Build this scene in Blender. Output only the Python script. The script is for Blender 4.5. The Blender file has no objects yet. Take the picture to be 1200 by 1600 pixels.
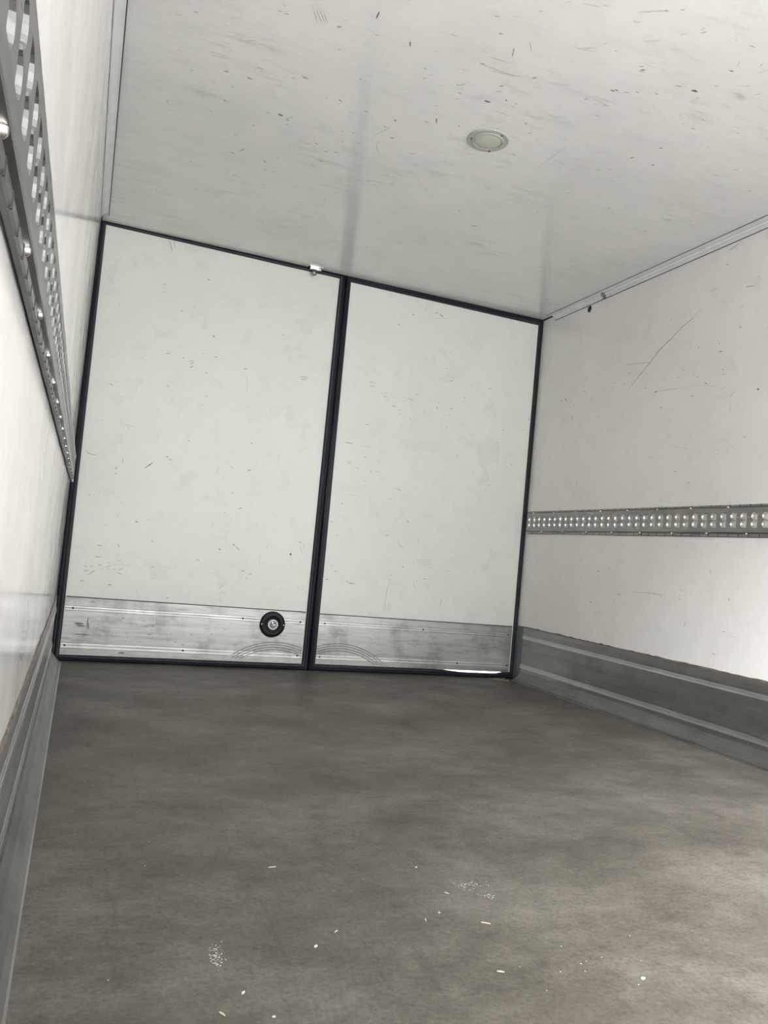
import bpy, bmesh, math, random
from mathutils import Vector, Matrix
from mathutils.geometry import tessellate_polygon

# ---------------------------------------------------------------- camera, sky, exposure
SC = bpy.context.scene
COL = SC.collection
W, H, L = 2.46, 2.09, -4.35         # inside width, height, y of the open end; doors are at y = 0

cam_data = bpy.data.cameras.new('camera')
cam = bpy.data.objects.new('camera', cam_data)
COL.objects.link(cam)
cam.rotation_mode = 'XYZ'
cam.location = (0.07555, -3.98797, 0.62822)
cam.rotation_euler = tuple(math.radians(a) for a in (93.15051, -5.4692, -20.93664))
cam_data.sensor_fit = 'VERTICAL'
cam_data.sensor_height = 36.0
cam_data.lens = 36.0 * 1238.94 / 1600.0
cam_data.clip_start = 0.005
cam_data.clip_end = 200
SC.camera = cam

SC.view_settings.view_transform = 'Standard'
SC.view_settings.look = 'None'
SC.view_settings.gamma = 1.0
SC.view_settings.use_curve_mapping = False
SC.view_settings.exposure = 1.24

world = bpy.data.worlds.new('overcast_sky')
SC.world = world
world.use_nodes = True
wn = world.node_tree.nodes
wl = world.node_tree.links
bg = wn['Background']
tc = wn.new('ShaderNodeTexCoord'); sx = wn.new('ShaderNodeSeparateXYZ'); rp = wn.new('ShaderNodeValToRGB')
wl.new(tc.outputs['Generated'], sx.inputs[0]); wl.new(sx.outputs['Z'], rp.inputs[0]); wl.new(rp.outputs[0], bg.inputs['Color'])
rp.color_ramp.elements[0].position = 0.0; rp.color_ramp.elements[0].color = (0.86, 0.86, 0.87, 1)
rp.color_ramp.elements[1].position = 0.9; rp.color_ramp.elements[1].color = (1.35, 1.35, 1.37, 1)
bg.inputs['Strength'].default_value = 1.6

sun_data = bpy.data.lights.new('veiled_sun', 'SUN')    # bright veiled part of the sky, behind the open end and to the left
sun_data.energy = 17.0; sun_data.angle = math.radians(52); sun_data.color = (1.0, 1.0, 1.03)
sun = bpy.data.objects.new('veiled_sun', sun_data); COL.objects.link(sun)
SUN_AZ, SUN_EL = 54, 38
sd = Vector((math.sin(math.radians(SUN_AZ))*math.cos(math.radians(SUN_EL)), math.cos(math.radians(SUN_AZ))*math.cos(math.radians(SUN_EL)), -math.sin(math.radians(SUN_EL))))
sun.rotation_euler = sd.to_track_quat('-Z', 'Y').to_euler()

pd = bpy.data.lights.new('doorway_portal', 'AREA')   # tells the renderer where daylight comes in; gives off nothing itself
pd.shape = 'RECTANGLE'; pd.size = W; pd.size_y = H
pd.cycles.is_portal = True
po = bpy.data.objects.new('doorway_portal', pd); COL.objects.link(po)
po.location = (W/2, L-0.01, H/2); po.rotation_euler = (math.radians(90), 0, 0)

# ---------------------------------------------------------------- helpers
def link(name, mesh, mats, parent=None, label=None, cat=None, group=None, kind=None):
    o = bpy.data.objects.new(name, mesh)
    COL.objects.link(o)
    for m in (mats if isinstance(mats, (list, tuple)) else [mats]): mesh.materials.append(m)
    if parent is not None: o.parent = parent
    tag(o, label, cat, group, kind)
    return o
def tag(o, label=None, cat=None, group=None, kind=None):
    if label: o['label'] = label
    if cat: o['category'] = cat
    if group: o['group'] = group
    if kind: o['kind'] = kind
def empty(name, loc=(0,0,0), **k):
    o = bpy.data.objects.new(name, None); COL.objects.link(o); o.location = loc
    o.empty_display_size = 0.05
    tag(o, **k); return o
def build(name, bm, mats, parent=None, smooth=None, **k):
    me = bpy.data.meshes.new(name)
    bmesh.ops.recalc_face_normals(bm, faces=[f for f in bm.faces if f.material_index == 0])
    bm.to_mesh(me); bm.free()
    if smooth is not None:
        me.polygons.foreach_set('use_smooth', [True]*len(me.polygons))
        me.set_sharp_from_angle(angle=math.radians(smooth))
    return link(name, me, mats, parent, **k)
def box(bm, x0, x1, y0, y1, z0, z1, bev=0.0):
    r = bmesh.ops.create_cube(bm, size=1.0)
    for v in r['verts']:
        v.co = Vector(((x0+x1)/2+v.co.x*(x1-x0), (y0+y1)/2+v.co.y*(y1-y0), (z0+z1)/2+v.co.z*(z1-z0)))
    if bev:
        es = list({e for v in r['verts'] for e in v.link_edges})
        bmesh.ops.bevel(bm, geom=es, offset=bev, segments=2, affect='EDGES', profile=0.5)
    return bm
def extrude_profile(bm, prof, y0, y1, ydiv=1, wob=0.0):
    """closed profile of (x, z) points drawn out along y"""
    rings = []
    for k in range(ydiv+1):
        y = y0+(y1-y0)*k/ydiv
        rings.append([bm.verts.new((x, y, z)) for x, z in prof])
    n = len(prof)
    for a, b in zip(rings, rings[1:]):
        for i in range(n):
            bm.faces.new((a[i], a[(i+1) % n], b[(i+1) % n], b[i]))
    bm.faces.new(rings[0]); bm.faces.new(rings[-1][::-1])
    return bm
def lathe(bm, prof, centre, axis, n=40):
    """prof: (radius, height) from the pole outwards; axis points out of the surface"""
    q = Vector(axis).to_track_quat('Z', 'Y')
    c = Vector(centre); rings = []
    for r, h in prof:
        if r < 1e-6: rings.append([bm.verts.new(c+q @ Vector((0, 0, h)))])
        else: rings.append([bm.verts.new(c+q @ Vector((r*math.cos(2*math.pi*i/n), r*math.sin(2*math.pi*i/n), h))) for i in range(n)])
    for a, b in zip(rings, rings[1:]):
        for i in range(n):
            j = (i+1) % n
            if len(a) == 1 and len(b) == 1: continue
            if len(a) == 1: bm.faces.new((a[0], b[i], b[j]))
            elif len(b) == 1: bm.faces.new((a[i], a[j], b[0]))
            else: bm.faces.new((a[i], a[j], b[j], b[i]))
    return bm
def tube(bm, pts, r, n=8):
    rings = []
    for i, p in enumerate(pts):
        a = Vector(pts[max(i-1, 0)]); b = Vector(pts[min(i+1, len(pts)-1)])
        q = (b-a).to_track_quat('Z', 'Y')
        rings.append([bm.verts.new(Vector(p)+q @ Vector((r*math.cos(2*math.pi*k/n), r*math.sin(2*math.pi*k/n), 0))) for k in range(n)])
    for a, b in zip(rings, rings[1:]):
        for k in range(n): bm.faces.new((a[k], a[(k+1) % n], b[(k+1) % n], b[k]))
    bm.faces.new(rings[0]); bm.faces.new(rings[-1][::-1])
def copy_thing(root, loc=None):
    r = root.copy(); COL.objects.link(r)
    for ch in root.children:
        c = ch.copy(); COL.objects.link(c); c.parent = r
    if loc: r.location = loc
    return r

# ---------------------------------------------------------------- materials
def new_mat(name):
    m = bpy.data.materials.new(name); m.use_nodes = True
    return m, m.node_tree.nodes, m.node_tree.links, m.node_tree.nodes['Principled BSDF']
def noise(n, l, vec, scale, detail=3, rough=0.55):
    t = n.new('ShaderNodeTexNoise'); t.inputs['Scale'].default_value = scale
    t.inputs['Detail'].default_value = detail; t.inputs['Roughness'].default_value = rough
    l.new(vec, t.inputs['Vector']); return t.outputs['Fac']
def coords(n, l, scale=(1,1,1)):
    t = n.new('ShaderNodeTexCoord'); mp = n.new('ShaderNodeMapping'); mp.inputs['Scale'].default_value = scale
    l.new(t.outputs['Object'], mp.inputs['Vector']); return mp.outputs['Vector']
def ramp(n, l, fac, stops):
    r = n.new('ShaderNodeValToRGB'); l.new(fac, r.inputs[0])
    e = r.color_ramp.elements
    e[0].position, e[0].color = stops[0][0], (*stops[0][1], 1)
    e[1].position, e[1].color = stops[-1][0], (*stops[-1][1], 1)
    for p, c in stops[1:-1]:
        k = e.new(p); k.color = (*c, 1)
    return r.outputs[0]
def g(v): return (v, v, v)
def mul(n, l, a, b, fac=1.0):
    m = n.new('ShaderNodeMix'); m.data_type = 'RGBA'; m.blend_type = 'MULTIPLY'
    m.inputs[0].default_value = fac
    l.new(a, m.inputs[6]); l.new(b, m.inputs[7]); return m.outputs[2]
def mixc(n, l, fac, a, b):
    m = n.new('ShaderNodeMix'); m.data_type = 'RGBA'
    l.new(fac, m.inputs[0])
    for k, v in ((6, a), (7, b)):
        if isinstance(v, tuple): m.inputs[k].default_value = (*v, 1)
        else: l.new(v, m.inputs[k])
    return m.outputs[2]
def rng(n, l, fac, a, b):
    r = n.new('ShaderNodeMapRange'); l.new(fac, r.inputs[0]); r.inputs[1].default_value = 0.3; r.inputs[2].default_value = 0.7
    r.inputs[3].default_value = a; r.inputs[4].default_value = b; return r.outputs[0]
def bump(n, l, fac, bsdf, strength, dist=0.001):
    b = n.new('ShaderNodeBump'); b.inputs['Strength'].default_value = strength; b.inputs['Distance'].default_value = dist
    l.new(fac, b.inputs['Height']); l.new(b.outputs[0], bsdf.inputs['Normal'])

def grp(name, col, rough=(0.16, 0.26), grime=0.93, streak=(1,1,1), wave=0.35, smear=None):
    """glossy glass-fibre panel, faintly grimy"""
    m, n, l, b = new_mat(name)
    v = coords(n, l); vs = coords(n, l, streak)
    big = ramp(n, l, noise(n, l, v, 1.7, 4), [(0.30, g(grime)), (0.62, g(1.0))])
    mid = ramp(n, l, noise(n, l, vs, 9, 6, 0.7), [(0.30, g(0.94)), (0.48, g(1.0))])
    spk = ramp(n, l, noise(n, l, vs, 60, 4, 0.6), [(0.235, (0.62, 0.60, 0.57)), (0.29, g(1.0))])
    base = n.new('ShaderNodeRGB'); base.outputs[0].default_value = (*col, 1)
    c = mul(n, l, mul(n, l, mul(n, l, base.outputs[0], big), mid), spk)
    if smear:                     # long faint rub smears where cargo has brushed past, in patches
        t = n.new('ShaderNodeTexCoord'); mp = n.new('ShaderNodeMapping')
        mp.inputs['Rotation'].default_value = (0, 0, math.radians(smear)); mp.inputs['Scale'].default_value = (5.5, 24, 10)
        l.new(t.outputs['Object'], mp.inputs['Vector'])
        st = ramp(n, l, noise(n, l, mp.outputs['Vector'], 1.0, 7, 0.72), [(0.34, (0.82, 0.82, 0.815)), (0.49, g(1.0))])
        patch = ramp(n, l, noise(n, l, v, 2.3, 3), [(0.46, g(0.0)), (0.62, g(1.0))])
        c = mul(n, l, c, mixc(n, l, patch, (1.0, 1.0, 1.0), st))
    l.new(c, b.inputs['Base Color'])
    l.new(rng(n, l, noise(n, l, v, 3.5, 5), *rough), b.inputs['Roughness'])
    bump(n, l, noise(n, l, v, 7, 2), b, wave, 0.0012)
    return m
M_wall = grp('white_panel', (0.80, 0.79, 0.755), rough=(0.09, 0.16), wave=0.2)
M_ceiling = grp('white_ceiling_panel', (0.78, 0.78, 0.75), rough=(0.09, 0.16), grime=0.9, streak=(1, 2.5, 1), wave=0.15, smear=12)
M_door = grp('white_door_panel', (0.81, 0.815, 0.76), rough=(0.26, 0.34), grime=0.95)

def aluminium(name, col=0.62, streak=(14, 0.5, 14), rough=(0.24, 0.42), stain=0.55, metal=1.0):
    m, n, l, b = new_mat(name)
    v = coords(n, l); vs = coords(n, l, streak)
    s1 = ramp(n, l, noise(n, l, vs, 5.0, 6, 0.7), [(0.28, g(stain)), (0.42, g(0.86)), (0.62, g(1.0))])
    s2 = ramp(n, l, noise(n, l, v, 5.5, 6, 0.65), [(0.32, g(stain+0.1)), (0.5, g(0.95)), (0.7, g(1.0))])
    base = n.new('ShaderNodeRGB'); base.outputs[0].default_value = (col, col*0.99, col*0.95, 1)
    l.new(mul(n, l, mul(n, l, base.outputs[0], s1), s2), b.inputs['Base Color'])
    b.inputs['Metallic'].default_value = metal
    l.new(rng(n, l, noise(n, l, vs, 7, 5), *rough), b.inputs['Roughness'])
    bump(n, l, noise(n, l, vs, 30, 4), b, 0.25, 0.0006)
    return m
M_kick = aluminium('door_kick_plate_metal', 0.50, (0.8, 10, 10), (0.34, 0.50), 0.50)
M_skirt = aluminium('skirting_metal', 0.42, (9, 0.45, 9), (0.34, 0.50), 0.70)
M_band = aluminium('polished_skirting_band', 0.60, (9, 0.45, 9), (0.34, 0.46), 0.75)
M_foot = aluminium('dirty_foot_dimmed_slot', 0.27, (9, 0.45, 9), (0.42, 0.56), 0.70)
M_rail = aluminium('rail_metal', 0.36, (8, 1.0, 8), (0.26, 0.40), 0.7)
M_steel = aluminium('bright_steel', 0.85, (1, 1, 1), (0.15, 0.25), 0.9)

def plain(name, col, rough=0.5, metal=0.0, spec=0.5, nscale=20, var=0.9):
    m, n, l, b = new_mat(name)
    v = coords(n, l)
    base = n.new('ShaderNodeRGB'); base.outputs[0].default_value = (*col, 1)
    l.new(mul(n, l, base.outputs[0], ramp(n, l, noise(n, l, v, nscale, 4), [(0.3, g(var)), (0.7, g(1.0))])), b.inputs['Base Color'])
    b.inputs['Roughness'].default_value = rough; b.inputs['Metallic'].default_value = metal
    b.inputs['Specular IOR Level'].default_value = spec
    return m
M_rubber = plain('black_rubber', (0.013, 0.017, 0.027), 0.45, spec=0.3, nscale=6, var=0.6)
M_black = plain('black_plastic', (0.009, 0.010, 0.016), 0.42, spec=0.25)
M_hole = plain('dark_socket', (0.006, 0.006, 0.006), 0.6)
M_sealant = plain('dark_grey_sealant', (0.035, 0.033, 0.03), 0.6)
M_trim = plain('white_cove_plastic', (0.72, 0.72, 0.71), 0.22)
M_tube = plain('white_conduit', (0.85, 0.85, 0.84), 0.18)
M_lens = plain('frosted_lens', (0.50, 0.51, 0.44), 0.35)
M_lens_rim = plain('clear_grey_rim', (0.42, 0.425, 0.39), 0.16)
M_chip = plain('pale_wood', (0.62, 0.57, 0.45), 0.7)
M_straw = plain('brown_straw', (0.30, 0.23, 0.15), 0.8)
M_white = plain('white_grit', (0.62, 0.61, 0.58), 0.7)
M_ground = plain('pale_concrete_yard', (0.38, 0.38, 0.38), 0.9, nscale=1.0)
M_knob = plain('clear_knob', (0.30, 0.33, 0.33), 0.15)
M_mark_d = plain('mark_dark', (0.13, 0.125, 0.12), 0.6)
M_mark_m = plain('mark_grey', (0.36, 0.35, 0.33), 0.5)
M_mark_f = plain('mark_faint', (0.58, 0.565, 0.54), 0.4)
M_scuff_f = plain('metal_scuff', (0.17, 0.17, 0.165), 0.45, metal=0.8)

# worn floor board
M_floor, n, l, b = new_mat('worn_floor_board')
v = coords(n, l); vx = coords(n, l, (0.9, 1.25, 1))
c1 = ramp(n, l, noise(n, l, vx, 3.2, 10, 0.72), [(0.30, (0.069, 0.062, 0.050)), (0.48, (0.108, 0.098, 0.081)), (0.68, (0.170, 0.158, 0.136))])
c2 = ramp(n, l, noise(n, l, vx, 19, 8, 0.74), [(0.30, g(0.66)), (0.46, g(0.95)), (0.66, g(1.12))])
c3 = ramp(n, l, noise(n, l, v, 110, 4, 0.7), [(0.32, g(0.72)), (0.5, g(1.0)), (0.72, g(1.22))])
tcd = n.new('ShaderNodeTexCoord'); mpd = n.new('ShaderNodeMapping'); mpd.inputs['Rotation'].default_value = (0, 0, math.radians(-14)); mpd.inputs['Scale'].default_value = (9, 1.1, 1)
l.new(tcd.outputs['Object'], mpd.inputs['Vector'])
c4 = ramp(n, l, noise(n, l, mpd.outputs['Vector'], 2.4, 7, 0.7), [(0.27, g(0.70)), (0.42, g(1.0)), (0.66, g(1.0)), (0.76, g(1.13))])
l.new(mul(n, l, mul(n, l, mul(n, l, c1, c2), c3), c4), b.inputs['Base Color'])
l.new(rng(n, l, noise(n, l, v, 3, 4), 0.48, 0.62), b.inputs['Roughness'])
b.inputs['Specular IOR Level'].default_value = 0.35
bump(n, l, noise(n, l, v, 180, 3), b, 0.35, 0.0008)

# ---------------------------------------------------------------- marks scored and rubbed into the panels (part of each panel's own mesh)
MARKS = {
    'ceiling': 'm:0.42,-1.872,0.4351,-1.872;m:0.4431,-1.87,0.4505,-1.871;mt:0.5083,-1.924,0.5356,-1.874;mt:0.5134,-1.933,0.547,-1.878;mt:0.5233,-1.932,0.555,-1.882;ft:0.4992,-1.943,0.513,-1.921;mt:0.539,-1.923,0.5588,-1.89;mb:0.5885,-1.888,0.5986,-1.893;d:0.6743,-1.97,0.6715,-2.004;d:0.7932,-1.93,0.8038,-1.905;f:0.2724,-1.591,0.3368,-1.591;f:0.2827,-1.575,0.3458,-1.586;f:0.3448,-1.681,0.4005,-1.718;ft:0.3607,-1.68,0.4066,-1.708;m:0.2347,-1.463,0.2462,-1.463;mb:0.3352,-1.513,0.3469,-1.514;m:0.4236,-1.585,0.4454,-1.585;mb:0.4072,-1.516,0.4233,-1.513;fb:0.5316,-1.587,0.5454,-1.587;mb:0.5638,-1.609,0.5818,-1.606;d:0.7008,-1.548,0.7138,-1.541;mt:0.6632,-1.528,0.6643,-1.542;mt:0.1876,-1.186,0.2204,-1.183;f:0.2599,-1.232,0.2687,-1.234;m:0.3246,-1.255,0.3389,-1.25;m:0.501,-1.351,0.5208,-1.349;db:0.5448,-1.358,0.5603,-1.356;mb:0.5771,-1.341,0.5878,-1.336;m:0.58,-1.306,0.5934,-1.306;f:0.4157,-1.181,0.426,-1.177;f:0.4363,-1.183,0.4639,-1.189;m:0.478,-1.234,0.485,-1.246;m:0.4327,-1.139,0.4403,-1.14;f:0.3808,-1.066,0.4006,-1.065;mb:0.4429,-1.004,0.4601,-0.9981;d:0.4734,-1.036,0.4796,-1.035;d:0.4787,-1.05,0.4853,-1.048;f:0.6898,-1.266,0.7037,-1.266;d:0.7065,-1.242,0.721,-1.234;mb:0.7566,-1.203,0.7658,-1.2;mb:0.791,-1.215,0.7997,-1.214;mb:0.76,-1.121,0.7713,-1.119;f:0.7133,-1.168,0.7247,-1.157;d:0.5713,-1.008,0.5814,-0.9947;m:0.5815,-0.9412,0.5975,-0.9362;m:0.6125,-0.9406,0.6353,-0.9396;ft:0.6479,-0.9272,0.6866,-0.9462;m:0.3085,-0.8392,0.3224,-0.8429;m:0.2529,-0.8997,0.2632,-0.8968;f:0.1784,-0.7716,0.1848,-0.7683;f:0.1699,-0.697,0.1784,-0.6946;f:0.4457,-0.8422,0.4549,-0.8378;m:0.4899,-0.8212,0.4994,-0.8219;f:0.5272,-0.8624,0.5377,-0.8638;m:0.7953,-1.528,0.8124,-1.526;f:0.7563,-1.497,0.7657,-1.491;m:0.7678,-1.368,0.7743,-1.366;m:0.8018,-1.378,0.814,-1.377;m:0.8445,-1.323,0.8564,-1.324;m:0.7888,-1.302,0.795,-1.302;f:0.8725,-1.367,0.8868,-1.37;mt:0.9005,-1.365,0.9202,-1.375;mb:0.9347,-1.419,0.9478,-1.417;mb:0.9047,-1.53,0.9124,-1.525;m:0.888,-1.473,0.8947,-1.471;mt:0.8787,-1.392,0.9108,-1.49;mt:0.9056,-1.36,0.916,-1.324,0.9381,-1.287;m:0.7241,-1.687,0.7309,-1.688;m:0.8936,-1.79,0.904,-1.793;m:0.8775,-1.837,0.8838,-1.835;m:0.9872,-1.674,1.001,-1.677;d:1.022,-1.612,1.036,-1.583;m:0.9925,-1.576,1.012,-1.571;f:0.9487,-1.778,0.9698,-1.784;f:0.9076,-1.119,0.9267,-1.111;fb:0.9393,-1.119,0.9605,-1.127;fb:1.044,-1.179,1.084,-1.179;f:1.047,-1.131,1.07,-1.129;m:0.9962,-1.047,1.016,-1.054;f:0.9559,-1.027,0.9759,-1.018;f:1.104,-1.196,1.129,-1.192;f:1.133,-1.194,1.157,-1.192;f:1.202,-1.155,1.197,-1.113;f:0.3467,-0.4554,0.3741,-0.4669;f:0.3585,-0.4992,0.3771,-0.5051;f:0.4454,-0.4944,0.46,-0.4977;f:0.5297,-0.4805,0.552,-0.4886;f:0.5694,-0.3925,0.5977,-0.4044;f:0.5417,-0.3405,0.5626,-0.3268;f:0.5931,-0.3297,0.6142,-0.3367;m:0.6511,-0.5872,0.6617,-0.5818;f:0.6593,-0.5489,0.6762,-0.5536;ft:0.6568,-0.4164,0.699,-0.3044,0.7389,-0.2387;m:0.87,-0.8121,0.8759,-0.8042;m:0.8554,-0.9369,0.8662,-0.9384;f:0.8956,-0.9353,0.9157,-0.9261;m:0.7968,-0.7089,0.809,-0.7077;f:0.6084,-0.6679,0.6166,-0.6673;f:0.6065,-0.1869,0.6601,-0.1778;f:0.7787,-0.4286,0.8133,-0.4166;f:0.8303,-0.3996,0.8655,-0.4125;f:0.864,-0.2665,0.8861,-0.2583;f:0.8931,-0.4057,0.9074,-0.4008;f:0.7221,-0.3734,0.7345,-0.3746;f:0.1815,-0.2381,0.1964,-0.228;m:0.2098,-0.5067,0.2159,-0.4992;mb:0.3613,-1.347,0.3686,-1.346;m:0.3718,-1.439,0.3789,-1.438;f:0.3052,-1.426,0.32,-1.441;m:0.185,-1.242,0.19,-1.236;f:0.1866,-1.549,0.1986,-1.547;f:0.2961,-1.738,0.3025,-1.736;f:0.1646,-1.716,0.1719,-1.716;m:0.2118,-1.752,0.2176,-1.752;m:0.6224,-1.794,0.6269,-1.795;ft:0.7354,-1.85,0.7447,-1.834;d:1.196,-0.4353,1.202,-0.4282;d:1.395,-0.665,1.404,-0.6636;f:1.121,-2.283,1.173,-2.296;f:1.267,-2.325,1.328,-2.364;m:1.325,-2.363,1.332,-2.365;m:1.356,-2.382,1.366,-2.389;m:0.9542,-2.137,0.9626,-2.139;f:0.9998,-2.16,1.012,-2.164;m:0.994,-2.083,1.008,-2.081;mt:1.087,-2.092,1.116,-2.056;m:1.063,-2.049,1.08,-2.008;f:1.014,-1.978,1.095,-1.982;f:1.014,-1.936,1.149,-1.936;f:1.048,-1.923,1.146,-1.937;d:1.183,-1.953,1.189,-1.961;d:1.115,-1.867,1.127,-1.878;d:1.168,-1.82,1.174,-1.81;db:1.114,-1.779,1.133,-1.779;mt:1.154,-1.744,1.232,-1.746;f:1.222,-1.953,1.308,-1.98;f:1.206,-2.129,1.275,-2.144;f:1.226,-2.137,1.264,-2.159;f:1.424,-2.305,1.433,-2.325;m:1.462,-2.338,1.472,-2.352;f:1.455,-2.35,1.456,-2.358;f:1.353,-2.24,1.394,-2.267;ft:1.367,-2.235,1.392,-2.258;m:1.606,-2.362,1.629,-2.364;d:1.642,-2.256,1.656,-2.259;mt:1.635,-2.302,1.648,-2.279;m:1.413,-2.149,1.427,-2.155;d:1.428,-2.138,1.443,-2.147;m:1.426,-2.133,1.446,-2.137;d:1.417,-2.018,1.427,-2.018;d:1.427,-2.025,1.433,-2.026;m:1.455,-2.029,1.471,-2.034;m:1.484,-2.049,1.492,-2.047;m:1.538,-2.069,1.548,-2.07;m:1.56,-2.128,1.586,-2.134;db:1.619,-2.134,1.637,-2.135;m:1.659,-2.182,1.668,-2.184;f:1.727,-2.186,1.781,-2.162;f:1.732,-2.188,1.784,-2.167;f:1.74,-2.193,1.789,-2.173;mt:1.701,-2.309,1.693,-2.325;f:1.73,-2.309,1.717,-2.284;m:1.376,-1.934,1.383,-1.948;f:1.394,-1.954,1.457,-1.949;m:1.437,-1.942,1.463,-1.948;m:1.286,-1.739,1.298,-1.723;m:1.324,-1.686,1.342,-1.689;mt:1.478,-1.495,1.485,-1.689;d:1.755,-1.827,1.764,-1.839;d:1.715,-1.73,1.722,-1.736;d:1.807,-1.732,1.813,-1.73;m:1.7,-1.623,1.71,-1.637;m:1.761,-1.558,1.765,-1.565;f:1.798,-1.641,1.818,-1.623;m:2.037,-1.785,2.046,-1.788;f:2.168,-1.675,2.185,-1.686;m:2.222,-1.762,2.231,-1.761;m:1.487,-1.111,1.5,-1.114;m:1.387,-1.028,1.407,-1.02;mb:1.508,-0.9268,1.528,-0.9335;m:1.661,-1.2,1.683,-1.185;f:1.728,-1.027,1.819,-1.075;f:1.384,-1.258,1.411,-1.262;ft:1.027,-1.823,1.026,-1.853;m:1.014,-1.812,1.019,-1.831;m:1.023,-1.776,1.032,-1.777;f:1.06,-1.777,1.104,-1.783;m:1.104,-1.608,1.112,-1.605;f:1.284,-2.294,1.296,-2.296;f:1.276,-2.191,1.27,-2.181;f:1.665,-2.111,1.653,-2.08;f:1.709,-2.213,1.752,-2.231;f:1.178,-2.305,1.188,-2.308;f:1.043,-2.209,1.058,-2.211',
    'wall_right': 'dt:-1.293,1.826,-1.245,1.79,-1.179,1.766,-1.115,1.728,-1.046,1.695,-0.9816,1.646,-0.9081,1.594,-0.817,1.523;mt:-0.7732,1.67,-0.887,1.657,-0.9951,1.642;d:-1.025,1.494,-1.05,1.496;mt:-1.05,1.496,-1.208,1.487;ft:-1.206,1.488,-1.354,1.475,-1.43,1.453;mt:-0.6322,1.346,-0.6646,1.381;ft:-0.5627,1.276,-0.5968,1.307;d:-0.2535,1.576,-0.2659,1.566;d:-0.289,1.581,-0.3101,1.559;m:-0.3418,1.561,-0.3546,1.544;m:-0.3677,1.477,-0.3764,1.441;ft:-0.2873,1.444,-0.3757,1.446;ft:-0.415,1.655,-0.507,1.652;ft:-0.623,1.617,-0.636,1.635;m:-0.4481,1.599,-0.4886,1.582;m:-0.121,1.709,-0.1271,1.694;f:-1.49,1.4,-1.518,1.423;ft:-1.494,1.388,-1.499,1.319;ft:-1.127,1.245,-1.329,1.193;ft:-1.466,1.238,-1.566,1.161;m:-1.071,1.42,-1.086,1.416;db:-1.632,1.41,-1.637,1.408;m:-1.516,1.683,-1.522,1.681;m:-1.41,1.604,-1.434,1.603;m:-1.41,1.639,-1.413,1.637;m:-1.289,1.651,-1.293,1.648;ft:-1.327,1.644,-1.342,1.653;f:-1.435,1.503,-1.461,1.504;m:-1.438,1.525,-1.444,1.522;f:-1.168,1.534,-1.185,1.537;m:-1.287,1.064,-1.296,1.06;m:-1.201,1.116,-1.207,1.114;f:-1.435,1.189,-1.453,1.186;m:-0.9628,1.526,-0.9671,1.523;m:-0.8218,1.623,-0.8393,1.617;ft:-1.319,1.884,-1.383,1.884;ft:-1.002,1.19,-1.071,1.195;ft:-0.447,1.667,-0.479,1.677;f:-1.574,1.229,-1.593,1.225;ft:-0.4863,1.323,-0.5225,1.359;ft:-0.4465,1.128,-0.4805,1.185;ft:-0.5603,1.141,-0.5725,1.169;dt:-1.425,2.03,-1.452,2.036,-1.483,2.042;ft:-1.324,1.883,-1.387,1.887;m:-1.533,1.845,-1.58,1.837;mt:-0.9568,0.5707,-1.092,0.5753,-1.202,0.5733;m:-0.6636,0.4972,-0.6836,0.4972;m:-0.8459,0.5205,-0.8574,0.5188;m:-1.56,0.5876,-1.564,0.5829;m:-1.337,0.4775,-1.328,0.4532;m:-1.54,0.4582,-1.556,0.4588;ft:-1.556,0.4413,-1.636,0.4473;m:-1.495,0.3652,-1.51,0.3659;f:-0.8657,0.4314,-0.8709,0.4232;f:-0.5482,0.7,-0.5798,0.706;ft:-0.2554,0.801,-0.2929,0.7965;ft:-0.4016,0.6645,-0.4537,0.662;ft:-0.6928,0.452,-0.7527,0.4553;ft:-1.347,0.6458,-1.384,0.6459;f:-1.452,0.6942,-1.456,0.683;f:-1.248,0.7921,-1.251,0.7801;f:-1.288,0.6024,-1.304,0.602;ft:-0.355,0.5027,-0.3908,0.5007;ft:-0.4668,0.4536,-0.4779,0.4353',
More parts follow.
